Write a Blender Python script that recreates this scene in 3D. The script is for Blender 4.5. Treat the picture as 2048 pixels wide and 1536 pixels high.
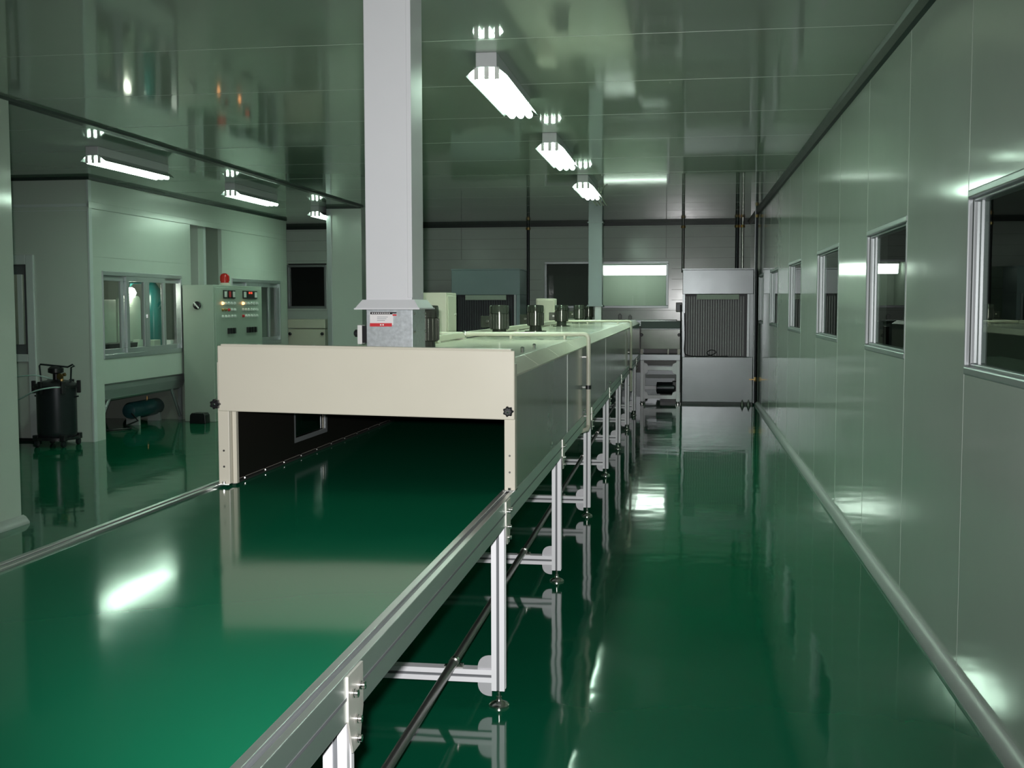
import bpy, bmesh, math, random
from mathutils import Vector, Matrix

for o in list(bpy.data.objects):
    bpy.data.objects.remove(o, do_unlink=True)
SC = bpy.context.scene
COL = SC.collection
rnd = random.Random(7)

# ------------------------------------------------------------------ camera
yaw, pitch, roll, FPX = 0.1496, 0.0690, -0.0016, 2290.0
right0 = Vector((math.cos(yaw), math.sin(yaw), 0))
fwd = Vector((-math.sin(yaw), math.cos(yaw), 0)) * math.cos(pitch) + Vector((0, 0, -math.sin(pitch)))
up0 = right0.cross(fwd)
cr, sr = math.cos(roll), math.sin(roll)
rgt = right0 * cr + up0 * sr
upv = up0 * cr - right0 * sr
M = Matrix((rgt, upv, -fwd)).transposed().to_4x4()
M.translation = Vector((0, 0, 1.4))
cam_d = bpy.data.cameras.new('camera')
cam_d.sensor_width = 36.0
cam_d.lens = FPX / 2048 * 36.0
cam_d.clip_start = 0.02
cam_d.clip_end = 100
cam = bpy.data.objects.new('camera', cam_d)
COL.objects.link(cam)
cam.matrix_world = M
SC.camera = cam

# ------------------------------------------------------------------ world, flash, exposure
world = bpy.data.worlds.new('world')
SC.world = world
world.use_nodes = True
world.node_tree.nodes['Background'].inputs[0].default_value = (0.55, 0.75, 0.65, 1)
world.node_tree.nodes['Background'].inputs[1].default_value = 0.0

fl_d = bpy.data.lights.new('camera_flash', 'SPOT')        # the photographer's flash, beside the lens
fl_d.energy = 640
fl_d.color = (1.0, 0.985, 0.985)
fl_d.shadow_soft_size = 0.02
fl_d.spot_size = math.radians(73)
fl_d.spot_blend = 1.0
fl = bpy.data.objects.new('camera_flash', fl_d)
COL.objects.link(fl)
fl.matrix_world = M @ Matrix.Translation((-0.03, 0.05, 0.0))

SC.view_settings.view_transform = 'Standard'
SC.view_settings.look = 'None'
SC.view_settings.gamma = 1
SC.view_settings.use_curve_mapping = False
SC.view_settings.exposure = 0.0
TUBE = 40.0            # emission of the fluorescent tubes

# ------------------------------------------------------------------ materials
MATS = {}
def mat(name, base, rough=0.4, metal=0.0, var=0.04, scale=6.0, bump=0.0, bscale=2.0, emit=None, estr=0.0, coat=0.0, rvar=0.03, ior=1.5):
    m = bpy.data.materials.new(name)
    m.use_nodes = True
    nt = m.node_tree
    b = nt.nodes['Principled BSDF']
    b.inputs['Metallic'].default_value = metal
    b.inputs['IOR'].default_value = ior
    b.inputs['Coat Weight'].default_value = coat
    b.inputs['Coat Roughness'].default_value = 0.04
    tc = nt.nodes.new('ShaderNodeTexCoord')
    n = nt.nodes.new('ShaderNodeTexNoise')
    n.inputs['Scale'].default_value = scale
    n.inputs['Detail'].default_value = 4
    nt.links.new(tc.outputs['Object'], n.inputs['Vector'])
    mx = nt.nodes.new('ShaderNodeMix'); mx.data_type = 'RGBA'
    mx.inputs[6].default_value = (*[c * (1 - var) for c in base], 1)
    mx.inputs[7].default_value = (*[min(1, c * (1 + var)) for c in base], 1)
    nt.links.new(n.outputs['Fac'], mx.inputs[0])
    nt.links.new(mx.outputs[2], b.inputs['Base Color'])
    mr = nt.nodes.new('ShaderNodeMapRange')
    mr.inputs['To Min'].default_value = max(0.0, rough - rvar)
    mr.inputs['To Max'].default_value = rough + rvar
    nt.links.new(n.outputs['Fac'], mr.inputs['Value'])
    nt.links.new(mr.outputs['Result'], b.inputs['Roughness'])
    if bump:
        n2 = nt.nodes.new('ShaderNodeTexNoise')
        n2.inputs['Scale'].default_value = bscale
        n2.inputs['Detail'].default_value = 1.5
        nt.links.new(tc.outputs['Object'], n2.inputs['Vector'])
        bp = nt.nodes.new('ShaderNodeBump')
        bp.inputs['Strength'].default_value = 1.0
        bp.inputs['Distance'].default_value = bump
        nt.links.new(n2.outputs['Fac'], bp.inputs['Height'])
        nt.links.new(bp.outputs['Normal'], b.inputs['Normal'])
    if emit:
        b.inputs['Emission Color'].default_value = (*emit, 1)
        b.inputs['Emission Strength'].default_value = estr
    MATS[name] = m
    return m

def glass_mat(name, tint, fac=None, rough=0.0):
    m = bpy.data.materials.new(name)
    m.use_nodes = True
    nt = m.node_tree
    nt.nodes.remove(nt.nodes['Principled BSDF'])
    out = nt.nodes['Material Output']
    tr = nt.nodes.new('ShaderNodeBsdfTransparent'); tr.inputs[0].default_value = (*tint, 1)
    gl = nt.nodes.new('ShaderNodeBsdfGlossy'); gl.inputs['Roughness'].default_value = rough
    fr = nt.nodes.new('ShaderNodeFresnel'); fr.inputs['IOR'].default_value = 1.5
    mx = nt.nodes.new('ShaderNodeMixShader')
    ge = nt.nodes.new('ShaderNodeNewGeometry')             # reflect on the outer faces only
    sb_ = nt.nodes.new('ShaderNodeMath'); sb_.operation = 'SUBTRACT'; sb_.inputs[0].default_value = 1.0
    ml_ = nt.nodes.new('ShaderNodeMath'); ml_.operation = 'MULTIPLY'
    nt.links.new(ge.outputs['Backfacing'], sb_.inputs[1])
    nt.links.new(fr.outputs[0], ml_.inputs[0]); nt.links.new(sb_.outputs[0], ml_.inputs[1])
    nt.links.new(ml_.outputs[0], mx.inputs[0])
    nt.links.new(tr.outputs[0], mx.inputs[1]); nt.links.new(gl.outputs[0], mx.inputs[2])
    nt.links.new(mx.outputs[0], out.inputs[0])
    return m

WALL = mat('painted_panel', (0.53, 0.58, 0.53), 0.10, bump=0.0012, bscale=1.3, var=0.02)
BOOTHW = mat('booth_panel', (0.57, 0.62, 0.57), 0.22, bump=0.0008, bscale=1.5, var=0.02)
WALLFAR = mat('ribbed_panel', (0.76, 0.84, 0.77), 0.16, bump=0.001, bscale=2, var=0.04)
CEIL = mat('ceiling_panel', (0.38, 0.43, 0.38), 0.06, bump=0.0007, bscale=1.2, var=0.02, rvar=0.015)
SEAM = mat('panel_joint', (0.46, 0.51, 0.46), 0.3)
DSEAM = mat('dark_joint', (0.03, 0.045, 0.04), 0.4)
FLOOR = mat('green_epoxy', (0.003, 0.115, 0.055), 0.065, bump=0.0016, bscale=3.5, var=0.10, scale=1.5, rvar=0.02, ior=1.36)
BELT = mat('green_belt', (0.006, 0.168, 0.080), 0.09, bump=0.001, bscale=2.2, var=0.05, scale=2.0, ior=1.26)
SKIRT = mat('grey_skirting', (0.40, 0.42, 0.41), 0.35)
ALU = mat('anodised_aluminium', (0.90, 0.90, 0.93), 0.45, metal=0.2, var=0.02)
RAILM = mat('rail_aluminium', (0.66, 0.70, 0.69), 0.36, metal=0.92, var=0.02, rvar=0.01)
ALUP = mat('cast_plate', (0.55, 0.55, 0.57), 0.45, metal=0.5, var=0.02)
ALUD = mat('aluminium_groove', (0.16, 0.17, 0.18), 0.5, metal=0.3)
FRAME = mat('window_aluminium', (0.47, 0.50, 0.51), 0.36, metal=0.6, var=0.0, rvar=0.0)
WFRAME = mat('white_frame', (0.62, 0.66, 0.66), 0.35)
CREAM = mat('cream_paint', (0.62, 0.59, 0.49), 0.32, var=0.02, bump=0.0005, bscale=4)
CREAMS = mat('shaded_cream', (0.33, 0.37, 0.30), 0.14, var=0.03, bump=0.001, bscale=2.5)  # cream darkened to hold the tunnel side's shade; reused on the far machine
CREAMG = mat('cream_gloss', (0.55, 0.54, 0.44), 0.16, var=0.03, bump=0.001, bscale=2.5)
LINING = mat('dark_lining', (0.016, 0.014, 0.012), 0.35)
GALV = mat('galvanised', (0.52, 0.56, 0.58), 0.38, metal=0.6, var=0.35, scale=60)
DUCT = mat('white_duct', (0.68, 0.69, 0.71), 0.38, var=0.02, bump=0.0006, bscale=3)
DUCTG = mat('grey_duct', (0.30, 0.34, 0.36), 0.4)
STEEL = mat('steel', (0.62, 0.61, 0.58), 0.22, metal=1.0)
CHROME = mat('bright_bolt', (0.85, 0.84, 0.82), 0.12, metal=1.0)
MOTOR = mat('motor_paint', (0.10, 0.11, 0.09), 0.14, metal=0.6)
PLATE = mat('zinc_plate', (0.72, 0.71, 0.65), 0.38, metal=0.6, var=0.03)
BLACK = mat('black_plastic', (0.012, 0.012, 0.014), 0.32)
IRON = mat('dark_iron', (0.03, 0.035, 0.04), 0.3, metal=0.4)
BRASS = mat('brass', (0.45, 0.30, 0.12), 0.3, metal=0.9)
ROD = mat('dull_rod', (0.20, 0.20, 0.19), 0.3, metal=0.8)
CABINET = mat('cabinet_paint', (0.36, 0.42, 0.36), 0.4, var=0.03)
RED = mat('red_lens', (0.38, 0.012, 0.01), 0.2, emit=(1, 0.05, 0.02), estr=0.06)
REDP = mat('red_print', (0.65, 0.03, 0.04), 0.4)
WHITE = mat('white_plastic', (0.75, 0.76, 0.74), 0.35)
LABELW = mat('label_white', (0.82, 0.80, 0.80), 0.5)
ORANGE = mat('lit_button', (0.9, 0.4, 0.15), 0.3, emit=(1, 0.42, 0.14), estr=5.0)
DIGIT = mat('red_digits', (0.5, 0.05, 0.03), 0.4, emit=(1, 0.08, 0.04), estr=0.8)
TURQ = mat('turquoise_paint', (0.012, 0.15, 0.145), 0.25)
BLUE = mat('blue_paint', (0.02, 0.075, 0.085), 0.3)
PALE = mat('pale_board', (0.58, 0.66, 0.56), 0.5)
INNER = mat('inner_wall', (0.30, 0.34, 0.29), 0.5)
DARKROOM = mat('dark_room', (0.05, 0.055, 0.05), 0.6)
GREYT = mat('grey_table', (0.36, 0.40, 0.39), 0.4)
TUBEM = mat('lit_tube', (0.9, 0.95, 0.92), 0.3, emit=(0.71, 1.0, 0.79), estr=TUBE)
TUBEL = mat('lit_tube_by_booths', (0.9, 0.95, 0.92), 0.3, emit=(0.71, 1.0, 0.79), estr=TUBE * 0.45)
TUBEF = mat('lit_tube_beyond', (0.9, 0.95, 0.92), 0.3, emit=(0.86, 1.0, 0.88), estr=9)
LAMPM = mat('lit_globe', (1, 1, 0.95), 0.3, emit=(1.0, 1.0, 0.85), estr=45)
FIX = mat('fixture_white', (0.55, 0.56, 0.58), 0.35)
REFLECT = mat('reflector_metal', (0.55, 0.58, 0.58), 0.25, metal=0.8)
BOOTH = mat('spray_booth_steel', (0.29, 0.315, 0.325), 0.25, metal=0.35, bump=0.0006, bscale=3)
CURTAIN = mat('ribbed_curtain', (0.42, 0.40, 0.42), 0.4)
CURTB = mat('curtain_back', (0.24, 0.235, 0.245), 0.5)
BOOTHL = mat('blue_grey_steel', (0.40, 0.50, 0.52), 0.25, metal=0.25, bump=0.0006, bscale=3)
DARKCURT = mat('dark_filter', (0.07, 0.075, 0.085), 0.5)
HOSE = mat('clear_hose', (0.45, 0.62, 0.58), 0.25)
CABLE = mat('black_cable', (0.02, 0.02, 0.022), 0.4)
PEACH = mat('peach_note', (0.75, 0.36, 0.22), 0.6)
TEAL = mat('teal_note', (0.10, 0.30, 0.27), 0.6)
DIMGLASS = glass_mat('dimmed_glass', (0.22, 0.23, 0.23))  # tinted dark to cut the light through the tunnel's inspection window
GLASS = glass_mat('window_glass', (0.90, 0.94, 0.92))

# ------------------------------------------------------------------ mesh helpers
class MB:
    def __init__(s): s.bm = bmesh.new()
    def box(s, x0, x1, y0, y1, z0, z1):
        v = [s.bm.verts.new(p) for p in ((x0,y0,z0),(x1,y0,z0),(x1,y1,z0),(x0,y1,z0),(x0,y0,z1),(x1,y0,z1),(x1,y1,z1),(x0,y1,z1))]
        for f in ((0,3,2,1),(4,5,6,7),(0,1,5,4),(1,2,6,5),(2,3,7,6),(3,0,4,7)):
            s.bm.faces.new([v[i] for i in f])
        return s
    def hexa(s, pts):                                   # 8 corners in the order of box()
        v = [s.bm.verts.new(p) for p in pts]
        for f in ((0,3,2,1),(4,5,6,7),(0,1,5,4),(1,2,6,5),(2,3,7,6),(3,0,4,7)):
            s.bm.faces.new([v[i] for i in f])
        return s
    def prism(s, poly, axis, a0, a1):                   # 2-D polygon extruded along x, y or z
        def P(u, w, a): return {'x': (a, u, w), 'y': (u, a, w), 'z': (u, w, a)}[axis]
        A = [s.bm.verts.new(P(u, w, a0)) for u, w in poly]
        B = [s.bm.verts.new(P(u, w, a1)) for u, w in poly]
        n = len(poly)
        s.bm.faces.new(A); s.bm.faces.new(B[::-1])
        for i in range(n): s.bm.faces.new((A[i], B[i], B[(i+1) % n], A[(i+1) % n]))
        return s
    def tube(s, path, r, n=12, r1=None):
        path = [Vector(p) for p in path]
        rings = []
        prev = None
        for i, p in enumerate(path):
            a = path[max(i-1, 0)]; b = path[min(i+1, len(path)-1)]
            d = (b - a).normalized()
            if prev is None:
                u = d.orthogonal().normalized()
            else:
                u = (prev - d * prev.dot(d)).normalized()
            prev = u
            w = d.cross(u)
            rr = r if r1 is None else r + (r1 - r) * i / (len(path) - 1)
            rings.append([s.bm.verts.new(p + (u * math.cos(t) + w * math.sin(t)) * rr) for t in [2 * math.pi * k / n for k in range(n)]])
        for A, B in zip(rings, rings[1:]):
            for k in range(n): s.bm.faces.new((A[k], A[(k+1) % n], B[(k+1) % n], B[k]))
        s.bm.faces.new(rings[0][::-1]); s.bm.faces.new(rings[-1])
        return s
    def lathe(s, prof, c, n=20, axis='z', lobes=0, amp=0.0):   # prof: list of (radius, height)
        rings = []
        for r, h in prof:
            ring = []
            for k in range(n):
                t = 2 * math.pi * k / n
                q = r * (1 + amp * math.cos(lobes * t)) if lobes else r
                a, b = q * math.cos(t), q * math.sin(t)
                p = {'z': (a, b, h), 'y': (a, h, b), 'x': (h, a, b)}[axis]
                ring.append(s.bm.verts.new(Vector(c) + Vector(p)))
            rings.append(ring)
        for A, B in zip(rings, rings[1:]):
            for k in range(n): s.bm.faces.new((A[k], A[(k+1) % n], B[(k+1) % n], B[k]))
        s.bm.faces.new(rings[0][::-1]); s.bm.faces.new(rings[-1])
        return s
    def build(s, name, m, parent=None, bevel=0.0, smooth=False, origin=None):
        bm = s.bm
        bmesh.ops.recalc_face_normals(bm, faces=bm.faces[:])
        if parent is not None:
            org = Vector(parent['_org'])
        elif origin is not None:
            org = Vector(origin)
        else:
            xs = [v.co for v in bm.verts]
            lo = [min(c[i] for c in xs) for i in range(3)]; hi = [max(c[i] for c in xs) for i in range(3)]
            org = Vector(((lo[0]+hi[0])/2, (lo[1]+hi[1])/2, lo[2]))
        for v in bm.verts: v.co -= org
        me = bpy.data.meshes.new(name)
        bm.to_mesh(me); bm.free()
        me.materials.append(m)
        if smooth:
            for p in me.polygons: p.use_smooth = True
            try: me.set_sharp_from_angle(angle=math.radians(38))
            except Exception: pass
        o = bpy.data.objects.new(name, me)
        COL.objects.link(o)
        o['_org'] = list(org)
        if parent is not None: o.parent = parent
        else: o.location = org
        if bevel:
            b = o.modifiers.new('bevel', 'BEVEL'); b.width = bevel; b.segments = 2; b.limit_method = 'ANGLE'; b.angle_limit = math.radians(40)
        return o

def tag(o, label, cat, group=None):
    o['label'] = label; o['category'] = cat
    if group: o['group'] = group
    return o
def thing(name, loc, label, cat, group=None):
    o = bpy.data.objects.new(name, None)
    o.empty_display_size = 0.1
    COL.objects.link(o)
    o.location = loc; o['_org'] = list(loc)
    return tag(o, label, cat, group)
def struct(o):
    o['kind'] = 'structure'
    return o
def dup(root, loc, label, group=None):
    r = root.copy(); COL.objects.link(r); r.location = loc; r['label'] = label
    if group: r['group'] = group
    for ch in list(root.children):
        c = ch.copy(); COL.objects.link(c); c.parent = r
        for g in list(ch.children):
            d = g.copy(); COL.objects.link(d); d.parent = c
    return r
def sub(src, parent, off):                              # one more copy of a part, moved by off
    c = src.copy(); COL.objects.link(c); c.parent = parent; c.location = Vector(src.location) + Vector(off)
    for g in list(src.children):
        d = g.copy(); COL.objects.link(d); d.parent = c
    return c

ZC = 2.70          # ceiling height
XR = 1.01          # right wall face
YF = 18.40         # far wall face
XB = -5.99         # face of the booths on the left
XP = -4.21         # face of the near left partition

# ------------------------------------------------------------------ room shell
struct(MB().box(-9.5, XR + 0.06, -4, YF + 0.06, -0.08, 0).build('floor', FLOOR, origin=(0, 0, 0)))
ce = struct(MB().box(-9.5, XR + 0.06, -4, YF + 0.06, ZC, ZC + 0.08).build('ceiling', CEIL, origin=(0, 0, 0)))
m = MB()
y = 5.64 - 1.165 * 8
while y < YF - 0.3:
    if y > -3.9: m.box(-9.4, XR, y - 0.002, y + 0.002, ZC - 0.001, ZC + 0.002)
    y += 1.165
m.build('panel_joint', SEAM, ce)

# right wall with six window openings
WIN = [(3.15, 4.37), (5.525, 6.70), (7.90, 9.15), (10.38, 11.60), (12.90, 14.10), (15.30, 16.25)]
WZ0, WZ1 = 1.144, 1.81
WINS0 = [(0.75, 1.95)] + WIN
m = MB()
m.box(XR, XR + 0.06, -4, YF, 0, WZ0).box(XR, XR + 0.06, -4, YF, WZ1, ZC)
yy = -4
for a, b in WINS0 + [(YF, YF)]:
    m.box(XR, XR + 0.06, yy, a, WZ0, WZ1); yy = b
wr = struct(m.build('wall_right', WALL, origin=(XR, 0, 0)))
m = MB()
for a, b in WINS0:
    for e in (a, b): m.box(XR - 0.001, XR + 0.002, e - 0.0018 + (0.004 if e == b else -0.004), e + 0.0018 + (0.004 if e == b else -0.004), 0.06, ZC)
m.build('panel_joint', SEAM, wr)
struct(MB().prism([(XR, 0), (XR - 0.040, 0), (XR - 0.040, 0.012), (XR - 0.030, 0.034), (XR - 0.010, 0.052), (XR, 0.056)], 'y', -4, 16.2).build('baseboard_right', SKIRT, smooth=True))
struct(MB().prism([(XR, ZC), (XR - 0.055, ZC), (XR - 0.045, ZC - 0.02), (XR - 0.02, ZC - 0.045), (XR, ZC - 0.055)], 'y', -4, YF).build('trim_1', DSEAM))
for i, (a, b) in enumerate(WINS0):
    m = MB()
    fx0, fx1, w, wj = XR - 0.005, XR + 0.075, 0.030, 0.012
    m.box(fx0, fx1, a, b, WZ0, WZ0 + w).box(fx0, fx1, a, b, WZ1 - w, WZ1)
    m.box(fx0 + .001, fx1, a, a + .012, WZ0 + w, WZ1 - w).box(fx0 + .001, fx1, b - wj, b, WZ0 + w, WZ1 - w)
    wf = struct(m.build('window_%d' % (i + 1), FRAME, bevel=0.006))
    g, h = 0.007, .010
    m = MB()
    m.box(XR + 0.016, XR + 0.07, a + .012, b - wj, WZ0 + w, WZ0 + w + h).box(XR + 0.016, XR + 0.07, a + .012, b - wj, WZ1 - w - h, WZ1 - w)
    m.box(XR + 0.016, XR + 0.07, b - wj - g, b - wj, WZ0 + w + h, WZ1 - w - h)
    m.build('sash', FRAME, wf, bevel=0.003)
    MB().box(XR + 0.012, XR + 0.016, b - wj - .0015, b - wj + .001, WZ0 + w, WZ1 - w).build('gasket', DSEAM, wf)
    MB().box(XR + 0.028, XR + 0.032, a + .012, b - wj - g, WZ0 + w + h, WZ1 - w - h).build('pane', GLASS, wf)
# unlit room behind the right wall
struct(MB().box(3.4, 3.46, -4, YF + 0.06, 0, ZC).build('wall_right_room', DARKROOM))
struct(MB().box(XR + 0.06, 3.4, -4, YF, -0.08, 0).build('floor_right_room', DARKROOM))
struct(MB().box(XR + 0.06, 3.46, -4, YF + 0.06, ZC, ZC + 0.08).build('ceiling_right_room', DARKROOM))
bench = thing('work_bench', (2.6, 6.8, 0), 'long pale topped bench in the dark room behind the right windows', 'bench')
MB().box(2.2, 3.0, 3.6, 11.5, 0.86, 0.90).build('bench_top', PALE, bench, bevel=0.005)
for yb in (3.8, 6.3, 8.8, 11.3):
    for xb_ in (2.3, 2.84): MB().box(xb_, xb_ + .06, yb, yb + 0.06, 0, 0.86).build('leg', DARKROOM, bench)
tag(MB().box(3.385, 3.4, 10.35, 10.72, 1.28, 1.62).build('notice_board', PEACH), 'peach square board on the dark wall seen through the second window', 'notice')
tag(MB().box(3.385, 3.4, 9.8, 10.2, 1.28, 1.60).build('notice_board', TEAL), 'dull teal square board beside the peach one in the dark room', 'notice')

# far wall with a wide window, and the bright room behind it
FW0, FW1, FZ0, FZ1 = -2.24, -0.26, 1.345, 2.09
GW0, GW1, GZ0, GZ1 = -6.56, -5.88, 1.345, 2.07
m = MB()
m.box(-9.5, XR + 0.06, YF, YF + 0.06, 0, FZ0)
m.box(-9.5, XR + 0.06, YF, YF + 0.06, FZ1, ZC)
m.box(-9.5, GW0, YF, YF + 0.06, FZ0, FZ1).box(GW1, FW0, YF, YF + 0.06, FZ0, FZ1).box(FW1, XR + 0.06, YF, YF + 0.06, FZ0, FZ1)
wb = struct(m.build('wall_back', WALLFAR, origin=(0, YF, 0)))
m = MB()
for k in range(16):
    z = 0.15 + k * 0.165
    if FZ0 - .02 < z < FZ1 + .02:
        m.box(FW1 + .05, XR, YF - 0.003, YF + .002, z, z + .006).box(GW1 + .05, FW0 - .05, YF - 0.003, YF + .002, z, z + .006)
    else: m.box(-9.4, XR, YF - 0.003, YF + .002, z, z + .006)
for x in (-4.9, -3.6, -0.30):
    m.box(x - .006, x + .006, YF - 0.004, YF + .002, FZ1 + 0.05, ZC)
m.build('panel_rib', SEAM, wb)
struct(MB().box(-9.5, XR, YF - 0.05, YF, ZC - 0.05, ZC).build('trim_2', DSEAM))
for (x0, x1, z0, z1, nm) in ((FW0, FW1, FZ0, FZ1, 'window_8'), (GW0, GW1, GZ0, GZ1, 'window_9')):
    m = MB(); w = 0.04
    m.box(x0, x1, YF - .02, YF + .07, z0, z0 + w).box(x0, x1, YF - .02, YF + .07, z1 - w, z1)
    m.box(x0, x0 + w, YF - .02, YF + .07, z0 + w, z1 - w).box(x1 - w, x1, YF - .02, YF + .07, z0 + w, z1 - w)
    wf = struct(m.build(nm, FRAME, bevel=0.004))
    MB().box(x0 + w, x1 - w, YF + .03, YF + .034, z0 + w, z1 - w).build('pane', GLASS, wf)
# room behind the far window
struct(MB().box(-4.0, 3.4, 20.3, 20.36, 0, ZC).build('wall_back_room', INNER))
struct(MB().box(-1.50, -1.44, YF + 0.06, 20.3, 0, ZC).build('wall_back_partition', INNER))
struct(MB().box(-9.5, 3.4, YF + 0.06, 21.0, -0.08, 0).build('floor_back_room', PALE))
struct(MB().box(-9.5, 3.4, YF + 0.06, 21.0, ZC, ZC + .08).build('ceiling_back_room', INNER))
struct(MB().box(-9.5, -4.0, 20.94, 21.0, 0, ZC).build('wall_back_store', DARKROOM))
struct(MB().box(-4.06, -4.0, YF + 0.06, 21.0, 0, ZC).build('wall_back_store_side', DARKROOM))
fx = thing('fluorescent_fixture', (-0.82, 19.6, 1.88), 'bright horizontal lamp seen through the right half of the far window', 'ceiling light')
MB().box(-1.39, -0.25, 19.50, 19.70, 2.06, 2.12).build('body', FIX, fx, bevel=0.004)
MB().prism([(19.50, 2.06), (19.52, 1.93), (19.56, 1.90), (19.64, 1.90), (19.68, 1.93), (19.70, 2.06)], 'x', -1.37, -0.27).build('diffuser', TUBEF, fx, smooth=True)
MB().box(-1.25, -1.23, 19.59, 19.61, 2.12, ZC).build('hanger_rod', FIX, fx)
MB().box(-0.42, -0.40, 19.59, 19.61, 2.12, ZC).build('hanger_rod', FIX, fx)

# near left partition, the pier beyond it, and the trim along the ceiling
struct(MB().box(XP - 0.10, XP, -4, 6.74, 0, ZC).build('wall_left', WALL))
struct(MB().prism([(XP, 0), (XP + .045, 0), (XP + .045, .012), (XP + .02, .045), (XP, .055)], 'y', -4, 6.76).build('baseboard_left', SKIRT, smooth=True))
struct(MB().box(XP - 0.06, XP + 0.012, -4, 14.75, ZC - 0.018, ZC).build('trim_3', DSEAM))
pr = struct(MB().box(-4.70, XP - .02, 14.75, YF, 0, ZC).build('wall_pier', BOOTHW))
MB().box(-4.705, -4.64, 14.74, 14.80, 0, ZC).build('corner_trim', FRAME, pr, bevel=.003)
struct(MB().box(-4.70, XP - .02, 14.71, 14.75, ZC - 0.03, ZC).build('trim_4', DSEAM))
struct(MB().box(-9.56, -9.5, -4, YF + .06, 0, ZC).build('wall_far_left', WALL))
struct(MB().box(-9.5, XR + .06, -4.06, -4, 0, ZC).build('wall_front', WALL))

# ------------------------------------------------------------------ booths on the left
BY0, BY1, CY0, CY1 = 10.93, 13.35, 14.31, 16.74
def facade(y0, y1, wy0, wy1, name, foot):
    m = MB()
    t = 0.05
    m.box(XB - t, XB, y0, y1, 1.76, ZC)                        # above the window
    m.box(XB - t, XB, y0, wy0, 0, 1.76).box(XB - t, XB, wy1, y1, 0 if not foot else 0.58, 1.76)
    m.box(XB - t, XB, wy0, wy1, 0.58 if foot else 0, 0.84)     # panel below the window
    return struct(m.build(name, BOOTHW, origin=(XB, y0, 0)))
fa = facade(BY0, BY1, 11.17, 13.07, 'wall_booth', True)
MB().box(XB - .002, XB + .003, BY0, BY1, 1.900, 1.906).build('panel_joint', SEAM, fa)
fb = facade(CY0, CY1, 14.62, 16.47, 'wall_booth.001', False)
MB().box(XB - .002, XB + .003, CY0, CY1, 1.900, 1.906).build('panel_joint', SEAM, fb)
MB().box(XB - .01, XB + .012, BY0 - .012, BY0 + .05, 0, ZC).build('corner_trim', WFRAME, fa, bevel=.003)
# side face of the first booth towards the camera, with the half-glazed door
DX0, DX1, DZ = -7.45, -6.60, 1.92
m = MB()
m.box(DX1, XB - .05, BY0, BY0 + .05, 0, ZC).box(DX0, DX1, BY0, BY0 + .05, DZ, ZC).box(-9.5, DX0, BY0, BY0 + .05, 0, ZC)
ws = struct(m.build('wall_booth_side', BOOTHW, origin=(XB, BY0, 0)))
m = MB(); m.box(-9.4, XB, BY0 - .012, BY0, 2.40, 2.43).box(-9.4, XB, BY0 - .006, BY0, 2.36, 2.366)
m.build('ledge_strip', WFRAME, ws)
struct(MB().box(XB, XB + .014, BY0 - .012, CY1, 2.385, 2.455).build('trim_5', BOOTHW, bevel=.004))
struct(MB().box(XB, XB + .03, BY0 - .03, CY1, ZC - .03, ZC).box(-9.4, XB, BY0 - .03, BY0, ZC - .03, ZC).build('trim_6', DSEAM))
struct(MB().box(XB - .5, XB, BY1, CY0, 2.44, ZC).build('wall_booth_lintel', BOOTHW))
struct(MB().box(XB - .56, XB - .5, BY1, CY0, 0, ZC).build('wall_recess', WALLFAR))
rc = thing('recess_column', (-6.1, 13.98, 0), 'pale square column standing in the dark recess between the booths', 'column')
MB().box(-6.3, -6.08, 13.78, 13.94, 0, 2.44).build('shaft', BOOTHW, rc, bevel=.004)
MB().box(-6.2, -6.08, 13.95, 14.02, 0, 2.44).build('pipe_cover', WFRAME, rc, bevel=.004)
struct(MB().box(XB - 3.4, XB, CY1, CY1 + .05, 0, ZC).build('wall_booth_end', BOOTHW))
struct(MB().box(XB - 3.4, XB - .05, BY1 - .05, BY1, 0, ZC).box(XB - 3.4, XB - .05, CY0, CY0 + .05, 0, ZC).build('wall_booth_inner', INNER))
struct(MB().box(XB - 1.65, XB - 1.60, BY0 + .05, BY1 - .05, 0.42, ZC).box(XB - 1.65, XB - 1.60, CY0 + .05, CY1, 0, ZC).build('wall_booth_back', INNER))
struct(MB().box(XB - 1.60, XB - .05, BY0 + .05, BY1 - .05, 0.80, 0.83).build('floor_booth', GREYT))
struct(MB().box(XB - 1.2, XB - 1.15, BY0 + .05, BY1 - .05, 0, 0.80).build('wall_booth_under', DARKROOM))

dr = struct(MB().box(DX0, DX0 + .09, BY0 - .02, BY0 + .05, 0.03, DZ).box(DX1 - .085, DX1, BY0 - .02, BY0 + .05, 0.03, DZ)
      .box(DX0 + .09, DX1 - .085, BY0 - .02, BY0 + .05, DZ - .10, DZ).box(DX0 + .09, DX1 - .085, BY0 - .02, BY0 + .05, 0.82, 0.90)
      .build('door_1', WFRAME, bevel=.006))
MB().box(DX0 + .09, DX1 - .085, BY0, BY0 + .03, 0.03, 0.82).build('lower_panel', BOOTHW, dr)
MB().box(DX0 + .09, DX1 - .085, BY0 + .012, BY0 + .04, 0.90, 1.0).box(DX0 + .09, DX1 - .085, BY0 + .012, BY0 + .04, DZ - .2, DZ - .10).box(DX1 - .125, DX1 - .085, BY0 + .012, BY0 + .04, 1.0, DZ - .2).build('inner_frame', ALUD, dr)
MB().box(DX0 + .09, DX1 - .125, BY0 + .024, BY0 + .028, 1.0, DZ - .2).build('pane', GLASS, dr)
MB().box(DX1 - .195, DX1 - .145, BY0 + .002, BY0 + .02, 1.0, DZ - .20).build('glazing_bar', WFRAME, dr)
struct(MB().box(DX0, DX1 + .03, BY0 - .015, BY0 - .002, 0, 0.03).build('door_gap_shade', BLACK))  # black strip stands for the shadow gap under the door

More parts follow.
